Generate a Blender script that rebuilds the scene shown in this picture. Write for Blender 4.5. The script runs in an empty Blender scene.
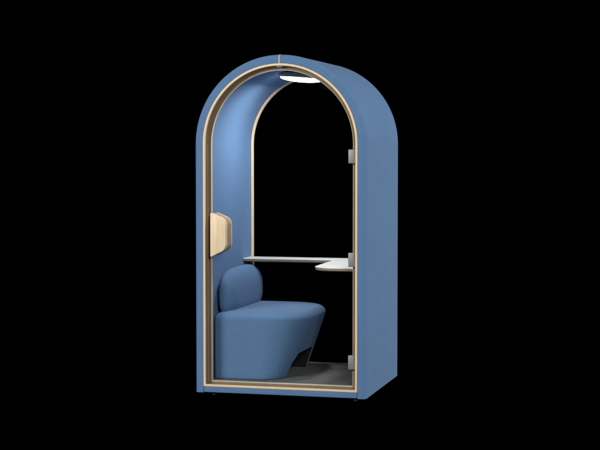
import bpy, bmesh, math, random
from mathutils import Vector

scene = bpy.context.scene
COL = scene.collection
PI = math.pi

# ------------------------------------------------------------------ dimensions (metres)
HW = 0.55            # outer half width of the booth
H = 2.114            # outer height
D = 1.015            # depth
ZC = H - HW          # centre height of every concentric arch
FLOOR_Z = 0.070

# ------------------------------------------------------------------ helpers
def smooth(me, ang=35):
    for p in me.polygons:
        p.use_smooth = True
    me.set_sharp_from_angle(angle=math.radians(ang))

def obj(name, bm, mat, parent=None, loc=None, ang=35):
    bmesh.ops.remove_doubles(bm, verts=bm.verts, dist=1e-6)
    bmesh.ops.recalc_face_normals(bm, faces=bm.faces)
    me = bpy.data.meshes.new(name)
    bm.to_mesh(me); bm.free()
    smooth(me, ang)
    me.materials.append(mat)
    o = bpy.data.objects.new(name, me)
    COL.objects.link(o)
    if parent: o.parent = parent
    if loc: o.location = loc
    return o

def empty(name, label, cat, loc=(0, 0, 0)):
    o = bpy.data.objects.new(name, None)
    COL.objects.link(o)
    o.empty_display_size = 0.1
    o.location = loc
    o['label'] = label; o['category'] = cat
    return o

def fillet(poly, radii, n=6):
    """round the corners of a closed 2-D polygon"""
    out = []
    m = len(poly)
    for i, (p, r) in enumerate(zip(poly, radii)):
        p = Vector(p); a = Vector(poly[i - 1]); b = Vector(poly[(i + 1) % m])
        if r <= 0:
            out.append((p.x, p.y)); continue
        u = (a - p).normalized(); v = (b - p).normalized()
        ang = u.angle(v)
        t = r / math.tan(ang / 2)
        c = p + (u + v).normalized() * (r / math.sin(ang / 2))
        s = p + u * t; e = p + v * t
        a0 = math.atan2(s.y - c.y, s.x - c.x); a1 = math.atan2(e.y - c.y, e.x - c.x)
        d = a1 - a0
        while d > PI: d -= 2 * PI
        while d < -PI: d += 2 * PI
        for k in range(n + 1):
            q = a0 + d * k / n
            out.append((c.x + r * math.cos(q), c.y + r * math.sin(q)))
    return out

def bridge(bm, A, B, closed=True):
    n = len(A)
    for i in range(n if closed else n - 1):
        j = (i + 1) % n
        bm.faces.new((A[i], A[j], B[j], B[i]))

def arch_path(r, z0, nz=14, na=72):
    """open path: up the left jamb, over the arch, down the right jamb"""
    pts = [(-r, z0 + (ZC - z0) * i / nz) for i in range(nz)]
    pts += [(-r * math.cos(PI * i / na), ZC + r * math.sin(PI * i / na)) for i in range(na + 1)]
    pts += [(r, ZC + (z0 - ZC) * (i + 1) / nz) for i in range(nz)]
    return pts

def sweep_arch(profile, z0):
    """profile: closed list of (r, y); swept along the open arch with capped feet"""
    bm = bmesh.new()
    cols = []
    for r, y in profile:
        cols.append([bm.verts.new((x, y, z)) for x, z in arch_path(r, z0)])
    for i in range(len(cols)):
        bridge(bm, cols[i], cols[(i + 1) % len(cols)], closed=False)
    for k in (0, -1):
        bm.faces.new([c[k] for c in cols])
    return bm

def sweep_loop(profile, r0, zb, k=1.0):
    """same, but the loop closes along a sill; r0 is the radius whose sill lies at zb"""
    bm = bmesh.new()
    cols = []
    for r, y in profile:
        cols.append([bm.verts.new((x, y, z)) for x, z in arch_path(r, zb + (r0 - r) * k)])
    for i in range(len(cols)):
        bridge(bm, cols[i], cols[(i + 1) % len(cols)], closed=True)
    return bm

def arch_slab(r, z0, y0, y1):
    """flat arch shaped pane"""
    bm = bmesh.new()
    A = [bm.verts.new((x, y0, z)) for x, z in arch_path(r, z0)]
    B = [bm.verts.new((x, y1, z)) for x, z in arch_path(r, z0)]
    bm.faces.new(A); bm.faces.new(list(reversed(B)))
    bridge(bm, A, B)
    return bm

def box(bm, x0, x1, y0, y1, z0, z1, bev=0.0, seg=3):
    g = bmesh.ops.create_cube(bm, size=1.0)
    for v in g['verts']:
        v.co.x = x0 + (v.co.x + .5) * (x1 - x0)
        v.co.y = y0 + (v.co.y + .5) * (y1 - y0)
        v.co.z = z0 + (v.co.z + .5) * (z1 - z0)
    if bev:
        es = list({e for v in g['verts'] for e in v.link_edges})
        bmesh.ops.bevel(bm, geom=es, offset=bev, segments=seg, affect='EDGES', profile=0.5)
    return bm

def stack(layers, cap0=True, cap1=True):
    """layers: lists of 3-D points, same count, lofted"""
    bm = bmesh.new()
    R = [[bm.verts.new(p) for p in L] for L in layers]
    for a, b in zip(R, R[1:]): bridge(bm, a, b)
    if cap0: bm.faces.new(list(reversed(R[0])))
    if cap1: bm.faces.new(R[-1])
    return bm

def lathe(profile, cx, cy, n=64):
    bm = bmesh.new()
    rings = []
    for r, z in profile:
        if r < 1e-6:
            rings.append([bm.verts.new((cx, cy, z))])
        else:
            rings.append([bm.verts.new((cx + r * math.cos(2 * PI * i / n), cy + r * math.sin(2 * PI * i / n), z)) for i in range(n)])
    for a, b in zip(rings, rings[1:]):
        if len(a) == 1 and len(b) == 1: continue
        if len(a) == 1:
            for i in range(n): bm.faces.new((a[0], b[i], b[(i + 1) % n]))
        elif len(b) == 1:
            for i in range(n): bm.faces.new((a[i], a[(i + 1) % n], b[0]))
        else:
            bridge(bm, a, b)
    return bm

# ------------------------------------------------------------------ materials
def mat(name):
    m = bpy.data.materials.new(name); m.use_nodes = True
    nt = m.node_tree
    b = nt.nodes['Principled BSDF']
    return m, nt, b

def N(nt, typ, **kw):
    n = nt.nodes.new(typ)
    for k, v in kw.items():
        if k in n.inputs: n.inputs[k].default_value = v
        else: setattr(n, k, v)
    return n

def fabric(name, rgb, sheen=0.07, bump=0.35, grain=150.0, con=.16):
    m, nt, b = mat(name)
    L = nt.links.new
    tc = N(nt, 'ShaderNodeTexCoord')
    big = N(nt, 'ShaderNodeTexNoise', Scale=5.0, Detail=3.0); L(tc.outputs['Object'], big.inputs['Vector'])
    fine = N(nt, 'ShaderNodeTexNoise', Scale=330.0, Detail=3.0, Roughness=.65); L(tc.outputs['Object'], fine.inputs['Vector'])
    vor = N(nt, 'ShaderNodeTexVoronoi', Scale=420.0); L(tc.outputs['Object'], vor.inputs['Vector'])
    mixn = N(nt, 'ShaderNodeMath', operation='MULTIPLY_ADD'); L(big.outputs['Fac'], mixn.inputs[0]); mixn.inputs[1].default_value = .25; L(fine.outputs['Fac'], mixn.inputs[2])
    med = N(nt, 'ShaderNodeTexNoise', Scale=grain, Detail=2.0, Roughness=.7); L(tc.outputs['Object'], med.inputs['Vector'])
    half = N(nt, 'ShaderNodeMath', operation='MULTIPLY_ADD'); L(med.outputs['Fac'], half.inputs[0]); half.inputs[1].default_value = .9; L(mixn.outputs[0], half.inputs[2])
    sub = N(nt, 'ShaderNodeMath', operation='SUBTRACT'); L(half.outputs[0], sub.inputs[0]); sub.inputs[1].default_value = .45
    ramp = N(nt, 'ShaderNodeValToRGB'); L(sub.outputs[0], ramp.inputs['Fac'])
    ramp.color_ramp.elements[0].position = .36; ramp.color_ramp.elements[1].position = .92
    ramp.color_ramp.elements[0].color = (*[c * (1 - con) for c in rgb], 1)
    ramp.color_ramp.elements[1].color = (*[min(1, c * (1 + con)) for c in rgb], 1)
    L(ramp.outputs['Color'], b.inputs['Base Color'])
    b.inputs['Roughness'].default_value = .92
    b.inputs['Specular IOR Level'].default_value = .15
    b.inputs['Sheen Weight'].default_value = sheen
    b.inputs['Sheen Roughness'].default_value = .45
    b.inputs['Sheen Tint'].default_value = (1, 1, 1, 1)
    add = N(nt, 'ShaderNodeMath', operation='ADD'); L(fine.outputs['Fac'], add.inputs[0]); L(vor.outputs['Distance'], add.inputs[1])
    bp = N(nt, 'ShaderNodeBump', Strength=bump, Distance=.0012); L(add.outputs[0], bp.inputs['Height'])
    L(bp.outputs['Normal'], b.inputs['Normal'])
    return m

def wood(name, rgb, stretch=(60, 60, 3), rough=.45, contrast=.18):
    m, nt, b = mat(name)
    L = nt.links.new
    tc = N(nt, 'ShaderNodeTexCoord')
    mp = N(nt, 'ShaderNodeMapping'); mp.inputs['Scale'].default_value = stretch
    L(tc.outputs['Object'], mp.inputs['Vector'])
    n1 = N(nt, 'ShaderNodeTexNoise', Scale=1.0, Detail=4.0, Roughness=.6, Distortion=.3); L(mp.outputs[0], n1.inputs['Vector'])
    n2 = N(nt, 'ShaderNodeTexNoise', Scale=5.0, Detail=2.0); L(mp.outputs[0], n2.inputs['Vector'])
    s = N(nt, 'ShaderNodeMath', operation='MULTIPLY_ADD'); L(n2.outputs['Fac'], s.inputs[0]); s.inputs[1].default_value = .4; L(n1.outputs['Fac'], s.inputs[2])
    ramp = N(nt, 'ShaderNodeValToRGB'); L(s.outputs[0], ramp.inputs['Fac'])
    ramp.color_ramp.elements[0].position = .45; ramp.color_ramp.elements[1].position = .95
    ramp.color_ramp.elements[0].color = (rgb[0] * (1 - contrast), rgb[1] * (1 - contrast * 1.35), rgb[2] * (1 - contrast * 1.8), 1)
    ramp.color_ramp.elements[1].color = (*[min(1, c * (1 + contrast * .35)) for c in rgb], 1)
    L(ramp.outputs['Color'], b.inputs['Base Color'])
    b.inputs['Roughness'].default_value = rough
    b.inputs['Specular IOR Level'].default_value = .35
    return m

def plain(name, rgb, rough=.5, metal=0.0, spec=.5, var=.06, scale=40):
    m, nt, b = mat(name)
    L = nt.links.new
    tc = N(nt, 'ShaderNodeTexCoord')
    n1 = N(nt, 'ShaderNodeTexNoise', Scale=float(scale), Detail=3.0); L(tc.outputs['Object'], n1.inputs['Vector'])
    ramp = N(nt, 'ShaderNodeValToRGB'); L(n1.outputs['Fac'], ramp.inputs['Fac'])
    ramp.color_ramp.elements[0].color = (*[c * (1 - var) for c in rgb], 1)
    ramp.color_ramp.elements[1].color = (*[min(1, c * (1 + var)) for c in rgb], 1)
    L(ramp.outputs['Color'], b.inputs['Base Color'])
    b.inputs['Roughness'].default_value = rough
    b.inputs['Metallic'].default_value = metal
    b.inputs['Specular IOR Level'].default_value = spec
    return m

def glass(name, f0=1.04):
    m = bpy.data.materials.new(name); m.use_nodes = True
    nt = m.node_tree; nt.nodes.clear()
    out = N(nt, 'ShaderNodeOutputMaterial')
    tr = N(nt, 'ShaderNodeBsdfTransparent'); tr.inputs['Color'].default_value = (.985, .992, .99, 1)
    gl = N(nt, 'ShaderNodeBsdfGlossy'); gl.inputs['Roughness'].default_value = .02
    fr = N(nt, 'ShaderNodeFresnel', IOR=f0)
    mx = N(nt, 'ShaderNodeMixShader')
    nt.links.new(fr.outputs[0], mx.inputs[0]); nt.links.new(tr.outputs[0], mx.inputs[1]); nt.links.new(gl.outputs[0], mx.inputs[2])
    nt.links.new(mx.outputs[0], out.inputs['Surface'])
    return m

BLUE = (0.112, 0.218, 0.408)
M_fab = fabric('blue_felt', BLUE)
M_lin = fabric('blue_felt_lining', BLUE, sheen=.06)
M_seat = fabric('blue_upholstery', (0.110, 0.205, 0.372), sheen=.06)
M_wood = wood('maple_edge', (0.86, 0.69, 0.46), contrast=.09)
M_stop = wood('shaded_rebate_wood', (0.27, 0.195, 0.12))  # browner than the frame maple: shade inside the rebate put into the colour
M_hand = wood('maple_handle', (0.97, 0.79, 0.55), stretch=(140, 30, 2.2), contrast=.22)
M_grip = wood('shaded_maple_grip', (0.44, 0.335, 0.22), stretch=(140, 30, 2.2))  # handle maple darkened, shadow on its side band is in the colour
M_lampw = wood('lamp_wood', (0.85, 0.68, 0.48), rough=.3)
M_ply = wood('plywood_core', (0.30, 0.245, 0.18), stretch=(4, 60, 60))
M_white = plain('white_laminate', (.84, .84, .83), rough=.4, var=.015)
M_metal = plain('satin_steel', (.27, .265, .26), rough=.5, metal=.4, var=.05, scale=120)
M_alu = plain('bright_aluminium', (.72, .71, .69), rough=.4, metal=.2, var=.03)
M_dark = plain('dark_rubber', (.035, .035, .037), rough=.7, spec=.2)
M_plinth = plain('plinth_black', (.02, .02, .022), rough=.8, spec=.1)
M_seal = plain('brush_seal', (.46, .36, .33), rough=.7)
M_glass = glass('clear_glass')
M_veneer = wood('seam_veneer', (0.74, 0.60, 0.28))
M_carpet = fabric('charcoal_carpet', (.13, .13, .13), sheen=.05, bump=.8, grain=85.0, con=.7)

m, nt, b = mat('void_black'); b.inputs['Base Color'].default_value = (0, 0, 0, 1); b.inputs['Specular IOR Level'].default_value = 0; b.inputs['Roughness'].default_value = 1
M_void = m
m, nt, b = mat('lamp_diffuser')
b.inputs['Base Color'].default_value = (.9, .9, .88, 1); b.inputs['Roughness'].default_value = .4
b.inputs['Emission Color'].default_value = (1, .965, .91, 1); b.inputs['Emission Strength'].default_value = 6.0
M_lens = m

# ------------------------------------------------------------------ the black studio floor
bm = bmesh.new()
bmesh.ops.create_grid(bm, x_segments=1, y_segments=1, size=30)
g = obj('ground', bm, M_void, loc=(0, 0, -0.020)); g['kind'] = 'structure'

# ------------------------------------------------------------------ phone booth
booth = empty('phone_booth', 'arched blue felt phone booth with glass door and pale wood trim, standing on black', 'phone booth')

# felt shell round sides, roof and rear edge
prof = fillet([(0.488, 0.0335), (HW, 0.0335), (HW, D), (0.488, D)], [0, .009, .014, .004])
obj('shell', sweep_arch(prof, 0.0), M_fab, booth)
# padded front band
prof = fillet([(0.4965, 0.0), (HW, 0.0), (HW, 0.0325), (0.4965, 0.0325)], [.005, .026, .006, 0], n=8)
obj('front_band', sweep_arch(prof, 0.0), M_fab, booth)
# low front rail between the feet of the band
bm = bmesh.new(); box(bm, -.4940, .4940, 0.001, .032, .002, .0385, .004)
obj('front_rail', bm, M_fab, booth)
# lining
prof = [(0.4778, 0.0665), (0.4875, 0.0665), (0.4875, 0.985), (0.4778, 0.985)]
obj('lining', sweep_arch(prof, .02), M_lin, booth)
# veneer strip in the seam at the crown
bm = bmesh.new()
box(bm, -.0036, .0036, -.0012, .0335, ZC + .4962, H - .004, .0008, 1)
box(bm, -.0036, .0036, .018, D - .012, H - .006, H + .0012, .0008, 1)
obj('seam_strip', bm, M_veneer, booth)

# wooden door frame: bright edge + rebate behind it
prof = fillet([(0.4818, -0.003), (0.4960, -0.003), (0.4960, 0.010), (0.4818, 0.010)], [.002, .002, 0, 0], n=3)
frame = obj('door_frame', sweep_loop(prof, .4960, .0390), M_wood, booth)
prof = [(0.4817, 0.0102), (0.4955, 0.0103), (0.4955, 0.066), (0.4592, 0.066), (0.4592, 0.052), (0.4750, 0.052)]
obj('rebate', sweep_loop(prof, .4960, .0390, .7), M_stop, frame)
prof = fillet([(0.4555, 0.0505), (0.4588, 0.0505), (0.4588, 0.068), (0.4555, 0.068)], [.0012, .0012, 0, 0], n=3)
obj('door_stop', sweep_loop(prof, .4960, .0390, .7), M_wood, frame)
# metal threshold on the sill
bm = bmesh.new(); box(bm, -.455, .455,   .050, .067, .0676, .0708, .001, 1)
obj('threshold', bm, M_alu, booth)
# latch plate under the crown of the frame
bm = bmesh.new(); box(bm, -.018, .018, .004, .030, ZC + .4735, ZC + .4798, .002, 2)
obj('latch_plate', bm, M_metal, frame)

# frameless glass door with hinges, handle, seal
door = obj('door', arch_slab(.4705, .0570, .034, .044), M_glass, booth, ang=30)
for z in (1.487, .852, .219):
    bm = bmesh.new()
    box(bm, .432, .4735, .022, .0335, z - .043, z + .043, .004, 3)
    box(bm, .432, .4735, .0445, .0515, z - .043, z + .043, .002, 2)
    cg = bmesh.ops.create_cone(bm, segments=20, radius1=.0055, radius2=.0055, depth=.08, cap_ends=True)
    for v in cg['verts']: v.co += Vector((.4725, .024, z))
    obj('hinge', bm, M_metal, door)
# handle: two tapering rounded plates clamped through the glass
def handle_outline(grow=0.0):
    g_ = grow
    return fillet([(-.444, .856 - g_), (-.345 + g_, .905 - g_), (-.345 + g_, 1.092 + g_), (-.444, 1.134 + g_)], [.004, .050, .055, .004], n=10)
def handle_plate(y0, y1, e=.004, grow=0):
    L = []
    for y, ins in ((y0, e), (y0 + e * .3, e * .3), (y0 + e, 0), (y1 - e, 0), (y1 - e * .3, e * .3), (y1, e)):
        L.append([(x, y, z) for x, z in handle_outline(grow - ins)])
    return stack(L)
h = obj('handle', handle_plate(-.012, .0335), M_hand, door)
obj('handle_grip', handle_plate(.0445, .116, .001, -.0008), M_grip, h)
obj('handle_rim', handle_plate(.1165, .130, .003), M_hand, h)
# brush seal down the lock side
bm = bmesh.new(); box(bm, -.4772, -.4738, .030, .036, .066, ZC - .005, .0008, 1)
obj('brush_seal', bm, M_seal, door)

# plinth, carpet, feet
bm = bmesh.new(); box(bm, -.487, .487, .070, D - .004, .004, .060)
obj('plinth', bm, M_plinth, booth)
bm = bmesh.new(); box(bm, -.4775, .4775, .0685, .984, .0602, FLOOR_Z)
obj('carpet', bm, M_carpet, booth)
for x, y in ((-.44, .05), (.475, .05), (-.44, .93), (.475, .93)):
    obj('foot', lathe([(0, .003), (.010, .003), (.010, -.012), (.014, -.014), (.014, -.0195), (0, -.0195)], x, y, 24), M_dark, booth)

# rear glazing
prof = fillet([(0.4630, 0.986), (0.4770, 0.986), (0.4770, 1.012), (0.4630, 1.012)], [.002, .002, 0, 0], n=3)
bf = obj('rear_frame', sweep_loop(prof, .4855, .0490), M_wood, booth)
obj('rear_pane', arch_slab(.4662, .0725, .995, 1.003), M_glass, booth, ang=30)

# desk
def plan(poly, radii, z0, z1, c0, c1):
    """slab with chamfers c0 (below) and c1 (above)"""
    base = fillet(poly, radii, 10)
    cx = .2; L = []
    def inset(d):
        n = len(base); out = []
        for i in range(n):
            a = Vector(base[i - 1]); p = Vector(base[i]); q = Vector(base[(i + 1) % n])
            t = (q - a)
            nrm = Vector((-t.y, t.x)).normalized() if t.length > 1e-9 else Vector((0, 0))
            out.append(p + nrm * d)
        return out
    for z, d in ((z0, c0), (z0 + c0 * .6, 0), (z1 - c1, 0), (z1 - c1 * .3, c1 * .3), (z1, c1)):
        L.append([(p.x, p.y, z) for p in inset(d)])
    return stack(L)
DZ = .7935
dp = [(-.4832, .984), (-.4832, .800), (.156, .800), (.168, .130), (.4832, .130), (.4832, .984)]
rad = [.004, .012, .045, .140, .012, .004]
desk = obj('desk', plan(dp, rad, DZ - .0045, DZ, .0, .002), M_white, booth)
dp2 = [(-.4830, .983), (-.4830, .8012), (.1572, .8012), (.1692, .1312), (.4830, .1312), (.4830, .983)]
obj('desk_core', plan(dp2, rad, DZ - .0250, DZ - .0047, .012, .0), M_ply, desk)

# ceiling lamp
LX, LY = .000, .55
lamp = obj('ceiling_lamp', lathe([(0, .041), (.110, .041), (.113, .030), (.133, .026), (.140, .020), (.142, .010), (.142, -.004), (.139, -.006), (0, -.006)], 0, 0), M_lampw, booth, loc=(LX, LY, 2.000))
lens = [(.1385, -.0062), (.1395, -.009)]
for i in range(1, 13):
    a = i / 12
    lens.append((.1395 * math.cos(a * PI / 2), -.009 - .023 * math.sin(a * PI / 2)))
obj('diffuser', lathe(lens, 0, 0), M_lens, lamp)
lamp.rotation_euler = (0, math.radians(4.5), 0)

# ------------------------------------------------------------------ upholstered bench
bench = empty('bench', 'blue upholstered bench with flared front, arched foot cut-out and rounded backrest, inside the booth', 'bench', (-.2, .56, FLOOR_Z))
OX, OY, OZ = bench.location
def bench_plan(x0, x1, y0, y1, rf, rb=.022, ins=0.0):
    x0 += ins; x1 -= ins; y0 += ins; y1 -= ins
    return fillet([(x0, y0), (x1, y0), (x1, y1), (x0, y1)], [max(rb - ins, .008), max(rf - ins * .6, .05), max(rf - ins * .6, .05), max(rb - ins, .008)], n=18)
layers = []
def blayer(z, ins=0.0):
    t = (min(z, .45) - .07) / .38
    x1 = -.032 + .150 * t
    rf = .17 + .10 * t
    y0 = .134 - .002 * t; y1 = .968 + .004 * t
    layers.append([(x - OX, y - OY, z - OZ) for x, y in bench_plan(-.470, x1, y0, y1, rf, ins=ins)])
blayer(FLOOR_Z + .0005, .008); blayer(FLOOR_Z + .004, .002); blayer(FLOOR_Z + .010)
for i in range(1, 13): blayer(.08 + (.445 - .08) * i / 12)
R = .050
for i in range(1, 11):
    a = i / 10 * PI / 2
    blayer(.445 + R * math.sin(a), R * (1 - math.cos(a)))
blayer(.4985, .085); blayer(.5010, .13)
bm = stack(layers)
seat = obj('seat', bm, M_seat, bench, ang=50)
# cut the foot arch out of the front
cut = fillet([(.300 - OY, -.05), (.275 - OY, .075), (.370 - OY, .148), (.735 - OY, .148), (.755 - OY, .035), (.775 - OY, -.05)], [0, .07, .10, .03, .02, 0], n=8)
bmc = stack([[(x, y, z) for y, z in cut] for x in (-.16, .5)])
cutter = obj('cutter', bmc, M_plinth, bench)  # black put on the recess faces so the cut-out stays dark
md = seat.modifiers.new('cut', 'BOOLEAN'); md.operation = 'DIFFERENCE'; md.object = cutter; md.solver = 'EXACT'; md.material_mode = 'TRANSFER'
bpy.context.view_layer.update()
dg = bpy.context.evaluated_depsgraph_get()
me = bpy.data.meshes.new_from_object(seat.evaluated_get(dg))
seat.modifiers.clear(); seat.data = me; me.name = 'seat'
me.set_sharp_from_angle(angle=math.radians(50))
bpy.data.objects.remove(cutter)
# backrest: soft rounded slab against the left wall
layers = []
def brl(x, ins):
    L = []
    n = 3.3; cy, cz, ay, az = .575, .592, .400 - ins, .168 - ins
    for i in range(72):
        a = 2 * PI * i / 72
        c, s = math.cos(a), math.sin(a)
        yy = cy + ay * math.copysign(abs(c) ** (2 / n), c)
        zz = cz + az * math.copysign(abs(s) ** (2 / n), s)
        k = max(0, (cz + .03 - zz)) * .10
        L.append((x - OX, yy - OY, zz - OZ))
    layers.append(L)
for x, i in ((-.466, .060), (-.462, .036), (-.453, .016), (-.443, .005), (-.434, 0)): brl(x, i)
for k in range(1, 15):
    a = k / 15 * PI / 2
    brl(-.430 + .070 * math.sin(a), .135 * (1 - math.cos(a)))
obj('backrest', stack(layers), M_seat, bench, ang=60)

# ------------------------------------------------------------------ lights
w = bpy.data.worlds.new('World'); scene.world = w; w.use_nodes = True
w.node_tree.nodes['Background'].inputs[0].default_value = (0, 0, 0, 1)
w.node_tree.nodes['Background'].inputs[1].default_value = 0.0

def area(name, loc, target, size, power, color=(1, 1, 1), sy=None):
    l = bpy.data.lights.new(name, 'AREA'); l.shape = 'RECTANGLE'; l.size = size; l.size_y = sy or size
    l.energy = power; l.color = color
    o = bpy.data.objects.new(name, l); COL.objects.link(o)
    o.location = loc
    o.rotation_euler = (Vector(target) - Vector(loc)).to_track_quat('-Z', 'Y').to_euler()
    return o
area('softbox_front', (-3.9, -6.6, 3.2), (0, 0, 1.1), 2.6, 405, (1, .985, .96))
area('softbox_side', (6.5, 1.6, 2.0), (0.5, .5, 1.1), 1.4, 250, (1, .97, .93), 3.2)
area('softbox_fill', (4.8, -8.2, 4.4), (0, .3, .9), 3.0, 440, (1, .985, .96))
l = bpy.data.lights.new('booth_lamp', 'AREA'); l.shape = 'DISK'; l.size = .20; l.energy = 11.0; l.color = (1, .95, .885); l.spread = math.radians(180)
o = bpy.data.objects.new('booth_lamp', l); COL.objects.link(o); o.location = (LX, LY, 1.9590)
area('softbox_top', (1.5, 1.6, 6.5), (0, .5, 1.6), 2.0, 70, (.96, .98, 1))

# ------------------------------------------------------------------ camera
cam = bpy.data.cameras.new('camera'); co = bpy.data.objects.new('camera', cam); COL.objects.link(co)
cam.sensor_width = 36; cam.lens = 1504.55 / 600 * 36
cam.clip_end = 200
co.location = (2.4919, -8.9611, 1.523)
co.rotation_euler = (PI / 2 - .0494, 0, .2574)
scene.camera = co

scene.render.engine = 'CYCLES'
scene.cycles.transparent_max_bounces = 16
scene.view_settings.view_transform = 'Standard'
scene.view_settings.look = 'None'
scene.view_settings.exposure = 0
scene.view_settings.gamma = 1
